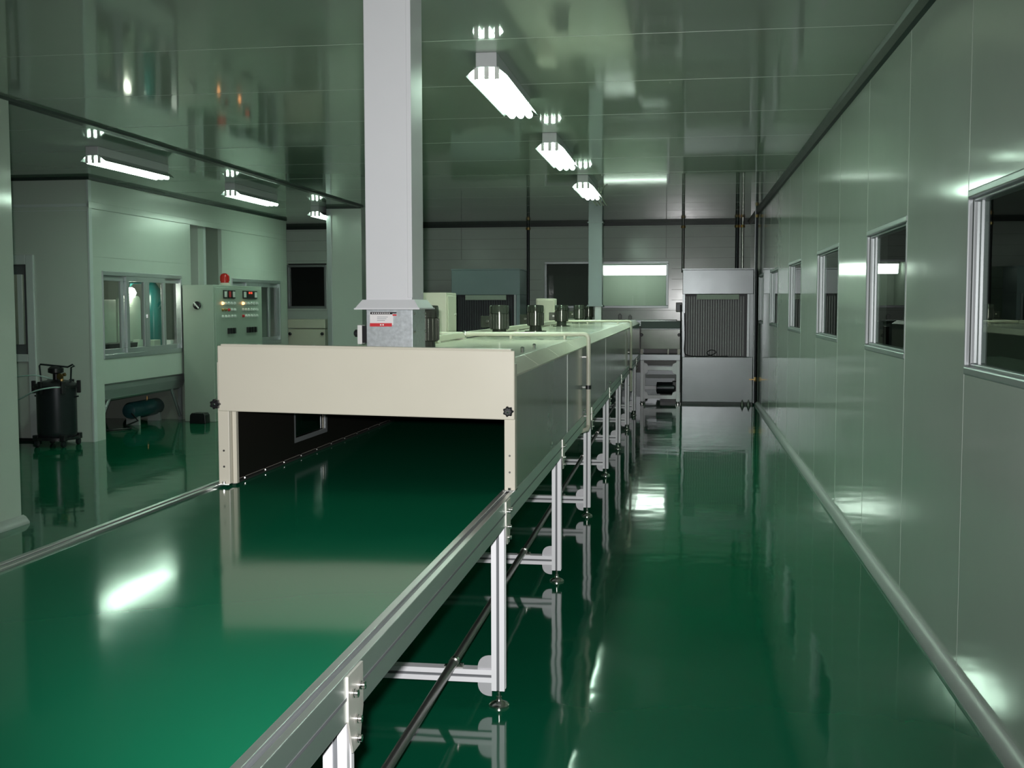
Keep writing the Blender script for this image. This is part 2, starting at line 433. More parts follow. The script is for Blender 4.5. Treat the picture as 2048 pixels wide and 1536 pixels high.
def slider(y0, y1, z0, z1, n):
    m = MB(); w = .045
    x0, x1 = XB - .055, XB + .012
    m.box(x0, x1, y0, y1, z0, z0 + w).box(x0, x1, y0, y1, z1 - w, z1)
    m.box(x0, x1, y0, y0 + .018, z0 + w, z1 - w).box(x0, x1, y1 - .04, y1, z0 + w, z1 - w)
    wf = struct(m.build('window_%d' % n, FRAME, bevel=.004))
    L = y1 - y0
    e = [y0 + .02, y0 + .27 * L, y0 + .52 * L, y0 + .77 * L, y1 - .04]
    for k in range(4):
        off = -.036 if k in (0, 3) else -.006
        a, b = e[k], e[k + 1]
        s0 = z0 + w; s1 = z1 - w; g = .065
        m = MB()
        X0, X1 = XB + off - .018, XB + off + .012
        m.box(X0, X1, a, b, s0, s0 + .055).box(X0, X1, a, b, s1 - .055, s1)
        if k != 0: m.box(X0, X1, a, a + g, s0 + .055, s1 - .055)
        if k != 3: m.box(X0, X1, b - g, b, s0 + .055, s1 - .055)
        sa = m.build('sash', FRAME, wf, bevel=.003)
        MB().box(XB + off - .004, XB + off, a + (g if k else 0), b - (g if k < 3 else 0), s0 + .055, s1 - .055).build('pane', GLASS, wf)
    MB().box(XB + .006, XB + .016, e[2] - .012, e[2] + .012, 1.26, 1.30).build('latch', CHROME, wf)
slider(11.17, 13.07, 0.84, 1.76, 10)
slider(14.62, 16.47, 0.84, 1.76, 11)

# things inside the booths
def cylinder_bottle(y, x, z0, h, r, label):
    t = thing('gas_cylinder', (x, y, z0), label, 'gas cylinder')
    MB().lathe([(r * .96, 0), (r, .02), (r, h * .78), (r * .86, h * .86), (r * .5, h * .93), (r * .26, h * .96)], (x, y, z0), 24).build('body', TURQ, t, smooth=True)
    MB().lathe([(.03, h * .96), (.03, h), (.05, h), (.05, h + .03), (.02, h + .05)], (x, y, z0), 12).build('valve', BRASS, t, smooth=True)
    return t
cylinder_bottle(12.96, -6.30, 0.83, 0.88, 0.105, 'turquoise gas cylinder standing behind the sliding window of the nearer booth')
sb = thing('spray_shield', (-6.4, 12.6, 0.83), 'pale round cornered screen behind the nearer booth window, under the globe lamp', 'screen', )
def rounded(y0, y1, z0, z1, r, both=True):
    pts = [(y0, z0), (y1, z0)]
    for k in range(7):
        t = math.pi / 2 * k / 6
        pts.append((y1 - r + r * math.cos(t), z1 - r + r * math.sin(t)))
    if both:
        for k in range(7):
            t = math.pi / 2 + math.pi / 2 * k / 6
            pts.append((y0 + r + r * math.cos(t), z1 - r + r * math.sin(t)))
    else: pts.append((y0, z1))
    return pts
MB().prism(rounded(12.27, 12.82, 0.98, 1.512, .07), 'x', -6.42, -6.39).build('board', PALE, sb, bevel=.004)
for y in (12.32, 12.72): MB().box(-6.42, -6.39, y, y + .04, .83, .98).build('leg', GREYT, sb)
sb2 = thing('spray_shield', (-6.4, 11.95, 0.83), 'pale square topped screen in the first pane of the nearer booth window', 'screen')
MB().box(-6.42, -6.39, 11.60, 12.22, 0.98, 1.465).build('board', PALE, sb2, bevel=.004)
for y in (11.66, 12.14): MB().box(-6.42, -6.39, y, y + .04, .83, .98).build('leg', GREYT, sb2)
gl = thing('globe_lamp', (-6.45, 12.56, 1.53), 'glowing round white globe lamp above the pale screen in the booth', 'lamp')
MB().lathe([(.02, -.062), (.045, -.046), (.064, 0), (.045, .046), (.02, .062)], (-6.36, 12.52, 1.545), 20).build('globe', LAMPM, gl, smooth=True)
MB().tube([(-6.36, 12.52, 1.60), (-6.36, 12.56, 1.68), (-6.45, 12.70, 1.70), (-7.59, 12.70, 1.70)], .014, 10).build('arm', STEEL, gl, smooth=True)
MB().lathe([(.13, 0), (.11, .03), (.03, .05)], (-6.40, 12.62, 1.655), 20).build('shade', TURQ, gl, smooth=True)
tag(MB().box(-6.36, -6.24, 12.80, 13.10, .83, .831 + .0).build('floor_sheet', PALE) if 0 else MB().box(-6.19, -6.10, 12.55, 12.72, .83, 1.0).build('paper_box', PALE, bevel=.005), 'pale box on the booth sill in front of the gas cylinder', 'box')
tag(MB().prism([(12.20, .83), (12.42, .83), (12.42, 1.01), (12.32, 1.01)], 'x', -6.24, -6.16).build('paper_box', PALE), 'white slant sided box at the foot of the round cornered screen', 'box')
tag(MB().box(-6.20, -6.10, 12.98, 13.22, .83, .985).build('paper_box', LABELW, bevel=.004), 'bright white box behind the last pane of the nearer booth window', 'box')
tag(MB().prism([(11.38, .83), (11.78, .83), (11.83, .985), (11.35, .985)], 'x', -6.30, -6.12).build('paint_tray', BLACK), 'dark tray on the booth sill behind the first pane', 'tray')
tag(MB().prism([(11.88, .83), (12.14, .83), (12.19, 0.985), (11.86, .985)], 'x', -6.30, -6.12).build('paint_bucket', BLACK), 'black low bin behind the second pane of the nearer booth window', 'bin')
cylinder_bottle(15.35, -6.6, 0.0, 1.7, 0.13, 'dark turquoise gas cylinder inside the farther booth behind the control cabinet')
for k, (yy_, hh) in enumerate(((15.95, 1.06), (16.25, 1.14))):
    t = MB().prism([(yy_ - .1, 0), (yy_ + .15, 0), (yy_ + .15, hh), (yy_ + .05, hh + .03)], 'x', -6.55, -6.5).build('spray_shield', PALE)
    tag(t, ['left of two pale slanted boards inside the farther booth window', 'right of two pale slanted boards inside the farther booth window'][k], 'board', 'slanted boards in the farther booth')

# bench and air tank below the nearer booth window
tb = thing('steel_bench', (-6.3, 12.2, 0), 'grey steel bench with a deep apron in the opening below the booth window', 'bench')
MB().box(-6.95, -6.06, 11.12, 13.28, .545, .575).build('top', GREYT, tb, bevel=.003)
MB().prism([(-6.06, .545), (-6.06, .50), (-6.10, .40), (-6.14, .375), (-6.16, .40), (-6.12, .545)], 'y', 11.12, 13.28).build('apron', GREYT, tb)
for yl in (11.13, 13.24):
    MB().box(-6.14, -6.10, yl, yl + .04, 0, .545).build('leg', FRAME, tb)
MB().tube([(-6.12, 11.17, .03), (-6.12, 11.50, .40)], .02, 8).build('brace', FRAME, tb)
MB().tube([(-6.12, 13.24, .05), (-6.12, 13.00, .42)], .02, 8).build('brace', FRAME, tb)
tk = thing('air_tank', (-6.4, 12.85, 0), 'small blue air receiver tank on the floor under the steel bench', 'tank')
MB().lathe([(.03, -.40), (.08, -.38), (.10, -.33), (.10, .33), (.08, .38), (.03, .40)], (-6.4, 12.86, .17), 24, 'y').build('vessel', BLUE, tk, smooth=True)
for dy in (-.27, .27):
    MB().box(-6.48, -6.32, 12.86 + dy - .02, 12.86 + dy + .02, 0, .10).build('leg', GREYT, tk)
MB().tube([(-6.4, 12.95, .27), (-6.4, 12.95, .31)], .012, 8).build('valve', BRASS, tk)
hs = [(-6.25, 11.3, .015)] + [(-6.3 + .12 * math.sin(k * .9), 11.3 + k * .09, .015) for k in range(1, 12)] + [(-6.3, 12.5, .06), (-6.35, 12.45, .15)]
tag(MB().tube(hs, .010, 8).build('air_hose', CABLE, smooth=True), 'dark air hose snaking on the floor beside the blue tank', 'hose')

# control cabinet
cb = thing('control_cabinet', (-5.75, 13.8, 0), 'tall grey-green electrical control cabinet with rows of buttons', 'cabinet')
CX0, CX1, KY0, KY1, KZ = -5.955, -5.565, 13.02, 14.60, 1.645
MB().box(CX0, CX1, KY0, KY1, 0.0, KZ).build('body', CABINET, cb, bevel=.006)
MB().box(CX1, CX1 + .012, KY0 + .03, KY1 - .03, .10, KZ - .03).build('door', CABINET, cb, bevel=.004)
MB().box(CX1 + .012, CX1 + .03, 13.10, 13.13, .60, .72).build('door_handle', CHROME, cb, bevel=.003)
fx0 = CX1 + .012
for ya, yb_, mm in ((13.30, 13.37, WHITE), (13.44, 13.50, REDP), (13.56, 13.63, WHITE), (13.92, 14.0, WHITE), (14.29, 14.37, WHITE)):
    mt = MB().box(fx0, fx0 + .012, ya - .015, yb_ + .015, 1.485, 1.585).build('meter', BLACK, cb)
    MB().box(fx0 + .012, fx0 + .015, ya, yb_, 1.50, 1.57).build('dial', mm, mt)
mt = MB().box(fx0, fx0 + .014, 14.02, 14.27, 1.485, 1.585).build('temperature_display', BLACK, cb)
MB().box(fx0 + .014, fx0 + .016, 14.08, 14.13, 1.545, 1.572).box(fx0 + .014, fx0 + .016, 14.15, 14.20, 1.545, 1.572).build('digits', DIGIT, mt)
def button(y, z, mm):
    b = MB().lathe([(.019, 0), (.019, .012), (.014, .016), (.014, .024)], (fx0, y, z), 12, 'x').build('button', mm, cb, smooth=True)
for r_, z in enumerate((1.425, 1.345, 1.265)):
    for c in range(5): button(13.25 + c * .095, z, ORANGE if (r_ == 0 and c == 0) else (BRASS if r_ == 1 and c < 2 else (REDP if r_ == 1 and c == 2 else WHITE)))
    for c in range(6): button(13.90 + c * .095, z, ORANGE if (r_ == 0 and c == 0) else (REDP if r_ == 2 and c == 0 else WHITE))
for y0_, n_ in ((13.40, 3), (14.02, 4)):
    for c in range(n_): MB().box(fx0, fx0 + .02, y0_ + c * .09, y0_ + c * .09 + .05, 1.05, 1.12).build('breaker', BLACK, cb)
rh = MB().lathe([(.048, 0), (.048, -.015), (.04, -.022), (.01, -.024)], (-5.77, KY0, 1.40), 20, 'y').build('rotary_switch', BLACK, cb, smooth=True)
MB().hexa([(-5.805, KY0 - .035, 1.43), (-5.795, KY0 - .035, 1.44), (-5.795, KY0 - .02, 1.44), (-5.805, KY0 - .02, 1.43), (-5.745, KY0 - .035, 1.36), (-5.735, KY0 - .035, 1.37), (-5.735, KY0 - .02, 1.37), (-5.745, KY0 - .02, 1.36)]).build('pointer', WHITE, rh)
bc = MB().lathe([(.05, 0), (.05, .02), (.058, .02), (.058, .075), (.045, .105), (.015, .118)], (-5.66, 13.60, KZ + .035), 20).build('warning_beacon', RED, cb, smooth=True)
MB().lathe([(.06, 0), (.06, .02), (.045, .037)], (-5.66, 13.60, KZ), 16).build('beacon_base', CREAM, bc, smooth=True)
tag(MB().prism([(-5.80, 0), (-5.60, 0), (-5.605, .10), (-5.625, .125), (-5.775, .125), (-5.795, .10)], 'y', 12.80, 12.94).build('pedal_box', BLACK, bevel=.006), 'small black box on the floor against the foot of the control cabinet', 'box')

# pressure pot
PX, PY = -6.20, 10.60
pt = thing('pressure_pot', (PX, PY, 0), 'black paint pressure pot on casters beside the booth corner', 'pressure pot')
MB().lathe([(.165, .09), (.185, .11), (.19, .15), (.19, .585), (.20, .59)], (PX, PY, 0), 32).build('tank', IRON, pt, smooth=True)
ld = MB().lathe([(.215, .585), (.215, .61), (.19, .625), (.14, .65), (.05, .665), (.03, .665)], (PX, PY, 0), 32).build('lid', BLACK, pt, smooth=True)
for k in range(6):
    t = math.pi / 3 * k + .3
    c, s_ = math.cos(t), math.sin(t)
    cl = MB().box(-.018, .018, -.02, .02, .53, .655)
    for v in cl.bm.verts: v.co = Vector((PX, PY, 0)) + Matrix.Rotation(t, 3, 'Z') @ (v.co + Vector((.215, 0, 0)))
    cl.build('clamp', BLACK, pt, bevel=.005)
MB().lathe([(.03, .66), (.03, .72), (.075, .735), (.075, .775), (.05, .795), (.01, .80)], (PX, PY, 0), 20).build('agitator_motor', BLACK, pt, smooth=True)
MB().tube([(PX - .16, PY, .62), (PX - .175, PY, .80), (PX - .165, PY, .815), (PX + .13, PY, .79), (PX + .18, PY, .815), (PX + .20, PY, .80), (PX + .165, PY, .785), (PX + .155, PY, .62)], .009, 8).build('handle', IRON, pt, smooth=True)
MB().tube([(PX + .09, PY - .05, .65), (PX + .09, PY - .05, .71), (PX + .13, PY - .05, .72)], .018, 8).build('regulator', BRASS, pt, smooth=True)
MB().lathe([(.03, 0), (.03, .02)], (PX + .09, PY - .09, .70), 12, 'y').build('gauge', BRASS, pt)
for k in range(4):
    t = math.pi / 4 + math.pi / 2 * k
    x, y_ = PX + .20 * math.cos(t), PY + .20 * math.sin(t)
    fo = MB().box(x - .03, x + .03, y_ - .03, y_ + .03, .06, .12).build('caster_bracket', BLACK, pt, bevel=.006)
    MB().lathe([(.02, -.014), (.034, -.012), (.034, .012), (.02, .014)], (x, y_, .034), 16, 'x').build('wheel', IRON, fo, smooth=True)
MB().lathe([(.21, .07), (.21, .095), (.17, .10)], (PX, PY, 0), 24).build('base_ring', BLACK, pt, smooth=True)
for sx in (-1, 1): MB().tube([(PX + sx * .18, PY, .49), (PX + sx * .235, PY, .50)], .008, 8).build('side_peg', IRON, pt)
hz = [(PX + .17, PY - .12, .60), (PX + .05, PY - .23, .595), (PX - .10, PY - .24, .56), (PX - .26, PY - .2, .49), (PX - .5, PY - .15, .40)]
def smooth_path(p, n=6):
    out = []
    for i in range(len(p) - 1):
        p0 = Vector(p[max(i - 1, 0)]); p1 = Vector(p[i]); p2 = Vector(p[i + 1]); p3 = Vector(p[min(i + 2, len(p) - 1)])
        for k in range(n):
            t = k / n
            out.append(0.5 * ((2 * p1) + (p2 - p0) * t + (2 * p0 - 5 * p1 + 4 * p2 - p3) * t * t + (3 * p1 - p0 - 3 * p2 + p3) * t ** 3))
    out.append(Vector(p[-1]))
    return out
MB().tube(smooth_path(hz), .007, 8).build('paint_hose', HOSE, pt, smooth=True)
MB().tube(smooth_path([(PX - .02, PY - .03, .67), (PX - .15, PY - .1, .71), (PX - .32, PY - .1, .70), (PX - .5, PY - .05, .67)]), .006, 8).build('air_line', HOSE, pt, smooth=True)

# cream hood standing by the far dark window
hd = thing('conveyor_hood', (-5.85, 17.3, 0), 'cream entry hood below the small dark window at the far left', 'machine hood')
MB().box(-6.15, -5.53, 17.2, 17.6, 1.04, 1.18).build('top_panel', CREAM, hd, bevel=.01)
MB().box(-6.14, -5.54, 17.22, 17.6, 0.70, 1.03).build('front_panel', CREAM, hd, bevel=.006)
for x in (-6.13, -5.60): MB().box(x, x + .05, 17.25, 17.6, 0, .70).build('leg', ALU, hd)
for x in (-6.10, -5.58): MB().lathe([(.014, 0), (.025, -.01), (.025, -.035), (.012, -.04)], (x, 17.22, .955), 14, 'y', 7, .1).build('star_knob', BLACK, hd)

# ------------------------------------------------------------------ belt conveyor
RZ = 0.733
YC0, YC1 = 0.12, 15.9
LEGY = [0.17, 2.01, 3.87, 5.70, 7.52, 9.34, 11.11, 12.83, 14.54]
cv = thing('belt_conveyor', (-1.18, 2.0, 0), 'long conveyor with a glossy green belt on white aluminium legs', 'conveyor')
MB().box(-1.711, -.649, YC0 + .02, YC1, RZ - .022, RZ - .008).build('belt', BELT, cv)
MB().box(-1.711, -.649, YC0 + .05, YC1, RZ - .075, RZ - .030).build('bed_plate', ALUD, cv)
def rail(x0, x1, side):
    w = x1 - x0; z0, z1 = RZ - .09, RZ
    m = MB()
    g = x0 + w * .52
    # 45 x 90 profile with an open top slot; the outer one is a dark strip
    m.box(x0, g - .006, YC0, YC1, z0, z1).box(g + .006, x1, YC0, YC1, z0, z1).box(g - .006, g + .006, YC0, YC1, z0, z1 - .008)
    r_ = m.build('side_rail', RAILM, cv, bevel=.0015)
    xo = x1 if side > 0 else x0
    MB().box(xo - .001, xo + .001, YC0, YC1, RZ - .048, RZ - .042).build('slot_shade', ALUD, r_)  # flat dark strip painted as the shade of the outer slot
    MB().box(g - .006, g + .006, YC0, YC1, z1 - .0079, z1 - .006).build('slot_shade', ALUD, r_)  # dark strip deepens the shade in the top slot
rail(-.646, -.600, 1)
rail(-1.760, -1.714, -1)
LX = {1: (-.654, -.608), -1: (-1.752, -1.706)}
def profile_leg(sx, y):
    x0, x1 = LX[sx]
    w = x1 - x0
    m = MB()
    xc = (x0 + x1) / 2
    y0, y1 = y - w / 2, y + w / 2
    pts = [(x0, y0), (xc - .005, y0), (xc - .005, y0 + .007), (xc + .005, y0 + .007), (xc + .005, y0), (x1, y0),
           (x1, y - .005), (x1 - .007, y - .005), (x1 - .007, y + .005), (x1, y + .005), (x1, y1), (xc + .005, y1), (xc + .005, y1 - .007), (xc - .005, y1 - .007), (xc - .005, y1), (x0, y1),
           (x0, y + .005), (x0 + .007, y + .005), (x0 + .007, y - .005), (x0, y - .005)]
    m.prism(pts, 'z', .06, RZ - .09)
    lg = m.build('leg', ALU, cv)
    MB().box(xc - .005, xc + .005, y0 + .005, y0 + .0068, .06, RZ - .09).build('slot_shade', ALUD, lg)  # dark strips fill the leg grooves to deepen their shade
    MB().box(x1 - .0068, x1 - .005, y - .005, y + .005, .06, RZ - .09).build('slot_shade', ALUD, lg)
    MB().lathe([(.036, 0), (.036, .006), (.030, .012), (.012, .020), (.010, .024), (.010, .034), (.006, .036), (.006, .062)], (xc, y, 0), 20).build('levelling_foot', STEEL, lg, smooth=True)
    return lg
def gusset(x, y, z, dx, dz):                          # rounded corner plate
    r = .050
    pts = [(x, z)] + [(x + dx * r * math.cos(t) ** .8, z + dz * r * math.sin(t) ** .8) for t in [math.pi / 2 * k / 8 for k in range(9)]]
    return MB().prism(pts, 'y', y - .014, y - .010)
plate_poly = lambda y: [(y - .048, RZ - .004), (y + .048, RZ - .004), (y + .048, RZ - .088), (y + .022, RZ - .155), (y - .022, RZ - .155), (y - .048, RZ - .088)]
bz0, bz1 = .088, .133
proto = None
for i, y in enumerate(LEGY):
    if i == 0:
        l1 = profile_leg(1, y); l2 = profile_leg(-1, y)
        m = MB(); x0, x1 = LX[-1][1], LX[1][0]
        pts = [(y - .0225, bz0), (y - .0225, (bz0 + bz1) / 2 - .005), (y - .0155, (bz0 + bz1) / 2 - .005), (y - .0155, (bz0 + bz1) / 2 + .005), (y - .0225, (bz0 + bz1) / 2 + .005), (y - .0225, bz1), (y + .0225, bz1), (y + .0225, bz0)]
        cbm = m.prism(pts, 'x', x0, x1).build('cross_beam', ALU, cv)
        MB().box(x0, x1, y - .0175, y - .0157, (bz0 + bz1) / 2 - .005, (bz0 + bz1) / 2 + .005).build('slot_shade', ALUD, cbm)  # dark fill painted as shade in the beam groove
        for (x, dx) in ((LX[1][0], -1), (LX[-1][1], 1)):
            gusset(x, y, bz1, dx, 1).build('corner_plate', ALUP, cbm); gusset(x, y, bz0, dx, -1).build('corner_plate', ALUP, cbm)
        br = {}
        for sx in (1, -1):
            xo = -.600 if sx > 0 else -1.760
            a, b = (xo, xo + .004) if sx > 0 else (xo - .004, xo)
            p_ = MB().prism(plate_poly(y), 'x', a, b).build('bracket_plate', PLATE, cv)
            for (dy, z) in ((-.022, RZ - .042), (.024, RZ - .042), (0, RZ - .098), (0, RZ - .135)):
                MB().lathe([(.0085, 0), (.0085, .004), (.007, .005), (.007, .011), (.004, .0115)] if sx > 0 else [(.0085, 0), (.0085, -.004), (.007, -.005), (.007, -.011), (.004, -.0115)], (b if sx > 0 else a, y + dy, z), 12, 'x').build('bolt', CHROME, p_, smooth=True)
            br[sx] = p_
        proto = (l1, l2, cbm, br[1], br[-1])
    else:
        for q in proto: sub(q, cv, (0, y - LEGY[0], 0))
rp = thing('steel_rod', (-.80, 8.5, bz1), 'long dull steel tube lying on the conveyor cross beams', 'rod')
MB().tube([(-.775, .6, bz1 + .017), (-.80, 6.0, bz1 + .017), (-.86, 14.7, bz1 + .017)], .0155, 12).build('tube', ROD, rp, smooth=True)
for y in LEGY[1:]:
    x = -.775 - .025 * min(1, (y - .6) / 5.4) - max(0, y - 6) * .0069
    MB().box(x - .034, x + .034, y - .012, y + .012, bz1, bz1 + .006).lathe([(.006, .006), (.006, .014)], (x + .028, y, bz1), 8).lathe([(.0185, -.012), (.0185, .012)], (x, y, bz1 + .017), 14, 'y').build('clip', STEEL, rp)

# ------------------------------------------------------------------ drying tunnel over the conveyor
TY0, TY1 = 4.03, 15.55
tn = thing('drying_tunnel', (-1.15, 9.8, RZ), 'long cream drying tunnel housing over the green conveyor belt', 'tunnel oven')
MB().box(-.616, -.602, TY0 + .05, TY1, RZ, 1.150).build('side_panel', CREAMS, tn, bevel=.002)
WY0, WY1, WZa, WZb = 4.82, 5.24, .815, 1.02
m = MB()
m.box(-1.712, -1.696, TY0 + .05, WY0, RZ, 1.150).box(-1.712, -1.696, WY1, TY1, RZ, 1.150).box(-1.712, -1.696, WY0, WY1, RZ, WZa).box(-1.712, -1.696, WY0, WY1, WZb, 1.150)
m.build('side_panel', CREAMG, tn)
m = MB()
m.box(-1.7, -1.69, WY0 - .02, WY0, WZa - .02, WZb + .02).box(-1.7, -1.69, WY1, WY1 + .03, WZa - .02, WZb + .02).box(-1.71, -1.69, WY0, WY1, WZa - .02, WZa)
iw = m.build('inspection_window', FRAME, tn)
MB().box(-1.706, -1.703, WY0, WY1, WZa, WZb).build('pane', DIMGLASS, iw)
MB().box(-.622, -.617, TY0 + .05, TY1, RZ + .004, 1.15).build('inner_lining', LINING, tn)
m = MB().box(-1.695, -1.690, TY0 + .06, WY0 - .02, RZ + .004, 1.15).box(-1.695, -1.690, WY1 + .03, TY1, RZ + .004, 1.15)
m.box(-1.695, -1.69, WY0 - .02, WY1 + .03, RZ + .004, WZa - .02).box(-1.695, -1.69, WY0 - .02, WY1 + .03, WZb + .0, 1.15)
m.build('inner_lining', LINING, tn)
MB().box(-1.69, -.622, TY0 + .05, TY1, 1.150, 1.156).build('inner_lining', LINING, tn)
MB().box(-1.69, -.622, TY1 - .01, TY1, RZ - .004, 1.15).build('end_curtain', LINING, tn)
sk = MB().box(-1.689, -1.672, TY0 + .06, TY1, RZ - .007, RZ + .001).build('edge_strip', ROD, tn)
for k in range(24):
    MB().lathe([(.005, 0), (.005, .004), (.002, .006)], (-1.681, 4.2 + k * .22, RZ + .001), 8).build('screw', CHROME, sk)
MB().box(-1.64, -.665, TY0 + .02, TY1, 1.160, 1.192).build('deck', CREAMG, tn, bevel=.003)
for sx in (1, -1):
    xo, xi = (-.598, -.662) if sx > 0 else (-1.714, -1.645)
    yy_ = TY0 + .03; k = 0
    cuts = [4.03, 4.72, 5.52, 6.45, 7.25, 8.1, 9.0, 9.9, 10.8, 11.7, 12.6, 13.6, 14.6, 15.55]
    for a, b in zip(cuts, cuts[1:]):
        MB().prism([(xo, 1.150), (xi, 1.193), (xi, 1.185), (xo, 1.143)], 'y', max(a, TY0 + .02) + .002, b - .002).build('chamfer_lid', CREAM, tn)
for y in (5.925, 8.85, 11.9): MB().box(-.602, -.600, y, y + .005, RZ, 1.15).build('joint_strip', SEAM, tn)
for y in (5.2, 6.95, 9.4, 12.0):
    MB().lathe([(.010, 0), (.010, .006), (.004, .009)], (-.604, y, RZ + .03), 10, 'x').build('screw', CHROME, tn)
for (x, y) in ((-.70, 4.52), (-.70, 4.95), (-.70, 5.35)):
    MB().lathe([(.009, 0), (.009, .02), (.004, .026)], (x, y, 1.192), 10).build('screw', CHROME, tn)
# front hood: sloping slightly, as hung
def zt(x): return 1.2505 - .0150 * ((x + 1.151) / .555) * .55
p = MB(); XA, XZ_ = -1.707, -.597
za, zb = 1.258, 1.243; ba, bb = 1.009, .990
p.hexa([(XA, TY0 - .012, ba), (XZ_, TY0 - .012, bb), (XZ_, TY0 + .002, bb), (XA, TY0 + .002, ba), (XA, TY0 - .012, za - .006), (XZ_, TY0 - .012, zb - .006), (XZ_, TY0 + .002, zb - .006), (XA, TY0 + .002, za - .006)])
hp = p.build('front_panel', CREAM, tn, bevel=.004)
MB().hexa([(XA + .012, TY0 - .010, za - .007), (XZ_ - .012, TY0 - .010, zb - .007), (XZ_ - .012, TY0 + .03, zb - .007), (XA + .012, TY0 + .03, za - .007), (XA + .012, TY0 - .006, za), (XZ_ - .012, TY0 - .006, zb), (XZ_ - .012, TY0 + .03, zb), (XA + .012, TY0 + .03, za)]).build('folded_lip', CREAM, hp, bevel=.002)
for (x0, x1) in ((-.636, -.597), (-1.715, -1.672)):
    po = MB().box(x0, x1, TY0 + .002, TY0 + .05, RZ + .001, 1.19).build('corner_post', CREAM, tn, bevel=.002)
    xc = (x0 + x1) / 2
    for z in (.80, .86): MB().lathe([(.004, 0), (.004, -.002)], (xc, TY0 + .002, z), 8, 'y').build('screw', ROD, po)
    MB().box(x0 - .004, x1 + .002, TY0 - .01, TY0 + .05, RZ, RZ + .004).lathe([(.006, .004), (.006, .012)], (xc, TY0 - .003, RZ), 8).build('foot_plate', STEEL, po)
MB().box(-1.670, -1.655, TY0 + .03, TY0 + .05, RZ + .001, 1.19).build('corner_post', CREAM, tn)
for (x, z) in ((-1.712, 1.036), (-.617, 1.022)):
    kb = MB().lathe([(.008, -.012), (.010, -.018), (.017, -.020), (.017, -.034), (.012, -.038)], (x, TY0, z), 42, 'y', 7, .13).build('star_knob', BLACK, tn)
    MB().lathe([(.004, -.038), (.004, -.041), (.002, -.043)], (x, TY0, z), 10, 'y').build('stud', CHROME, kb)

# exhaust duct through the tunnel roof
DY0, DY1, DXa, DXb = 4.58, 4.79, -1.297, -1.103
ed = thing('exhaust_duct', (-1.2, 4.68, 1.192), 'tall white rectangular duct rising from the tunnel to the ceiling', 'duct')
sh = MB().box(DXa, DXb, DY0, DY1, 1.415, ZC).build('shaft', DUCT, ed, bevel=.003)
MB().box(DXb - .018, DXb + .002, DY0 - .003, DY0 + .02, 1.43, ZC).build('corner_bead', DUCT, sh, bevel=.002)
e = .036
m = MB()
m.hexa([(DXa - e, DY0 - e, 1.388), (DXb + e, DY0 - e, 1.388), (DXb + e, DY1 + e, 1.388), (DXa - e, DY1 + e, 1.388), (DXa - .012, DY0 - .012, 1.422), (DXb + .012, DY0 - .012, 1.422), (DXb + .012, DY1 + .012, 1.422), (DXa - .012, DY1 + .012, 1.422)])
m.build('skirt_flange', DUCT, ed)
MB().box(DXa - e - .004, DXb + e + .004, DY0 - e - .004, DY1 + e + .004, 1.382, 1.388).build('flange_rim', DUCT, ed)
gb = MB().box(DXa, DXb + .002, DY0, DY1 + .02, 1.193, 1.382).build('damper_box', GALV, ed, bevel=.003)
for z in (1.215, 1.29, 1.365):
    for y in (DY0 + .02, DY1 - .0): MB().lathe([(.006, 0), (.006, .006), (.003, .008)], (DXb + .002, y, z), 10, 'x').build('bolt', CHROME, gb)
st = MB().box(-1.281, -1.183, DY0 - .0015, DY0, 1.318, 1.372).build('sticker', LABELW, ed)
MB().box(-1.279, -1.185, DY0 - .0022, DY0 - .0015, 1.362, 1.3715).build('header_bar', BLACK, st)
MB().box(-1.185, -1.168, DY0 - .0022, DY0 - .0002, 1.366, 1.371).build('header_tab', BLACK, st)
MB().box(-1.281, -1.188, DY0 - .0022, DY0 - .0015, 1.312, 1.326).build('footer_bar', REDP, st)
MB().box(-1.185, -1.168, DY0 - .002, DY0 - .0002, 1.356, 1.3625).build('red_tab', REDP, st)
m = MB()
for k in range(9): m.box(-1.272 + k * .0088, -1.267 + k * .0088, DY0 - .0028, DY0 - .0022, 1.3645, 1.3685)
for k in range(2): m.box(-1.238 + k * .010, -1.232 + k * .010, DY0 - .0028, DY0 - .0022, 1.316, 1.322)
m.build('header_print', LABELW, st)
m = MB()
for k, z in enumerate((1.350, 1.343, 1.336)): m.box(-1.250, -1.205 - .006 * k, DY0 - .0022, DY0 - .0015, z, z + .0022)
m.build('body_print', DUCTG, st)
hb = MB().box(-1.342, -1.322, DY0 + .02, DY0 + .07, 1.238, 1.318).build('damper_actuator', WHITE, ed, bevel=.003)
MB().box(-1.322, -1.297, DY0 + .025, DY0 + .065, 1.244, 1.314).build('mount_plate', BLACK, hb)
MB().lathe([(.016, 0), (.016, -.012), (.010, -.018)], (-1.342, DY0 + .04, 1.283), 14, 'x').build('knob', BLACK, hb, smooth=True)

# far exhaust duct
e2 = thing('exhaust_duct', (-1.09, 14.2, 1.192), 'grey rectangular duct rising near the far end of the tunnel', 'duct')
MB().box(-1.18, -1.01, 14.15, 14.33, 1.39, ZC).build('shaft', DUCTG, e2, bevel=.004)
for z in (2.40, 1.380): MB().box(-1.192, -.998, 14.138, 14.342, z, z + .018).build('flange_rim', DUCTG, e2)
MB().box(-1.10, -1.02, 14.17, 14.30, 1.193, 1.382).build('damper_box', DUCT, e2, bevel=.003)
wb_ = thing('wire_bundle', (-1.02, 13.6, 2.5), 'cluster of pale bent wires hanging by the top of the far grey duct', 'wires')
for k in range(4):
    x = -1.10 + k * .04
    MB().tube(smooth_path([(x, 13.55 - .05 * k, ZC), (x + .01, 13.52, ZC - .04), (x + .03, 13.6, ZC - .09), (x + .06, 13.68, ZC - .125)]), .009, 8).build('wire', PLATE, wb_, smooth=True)

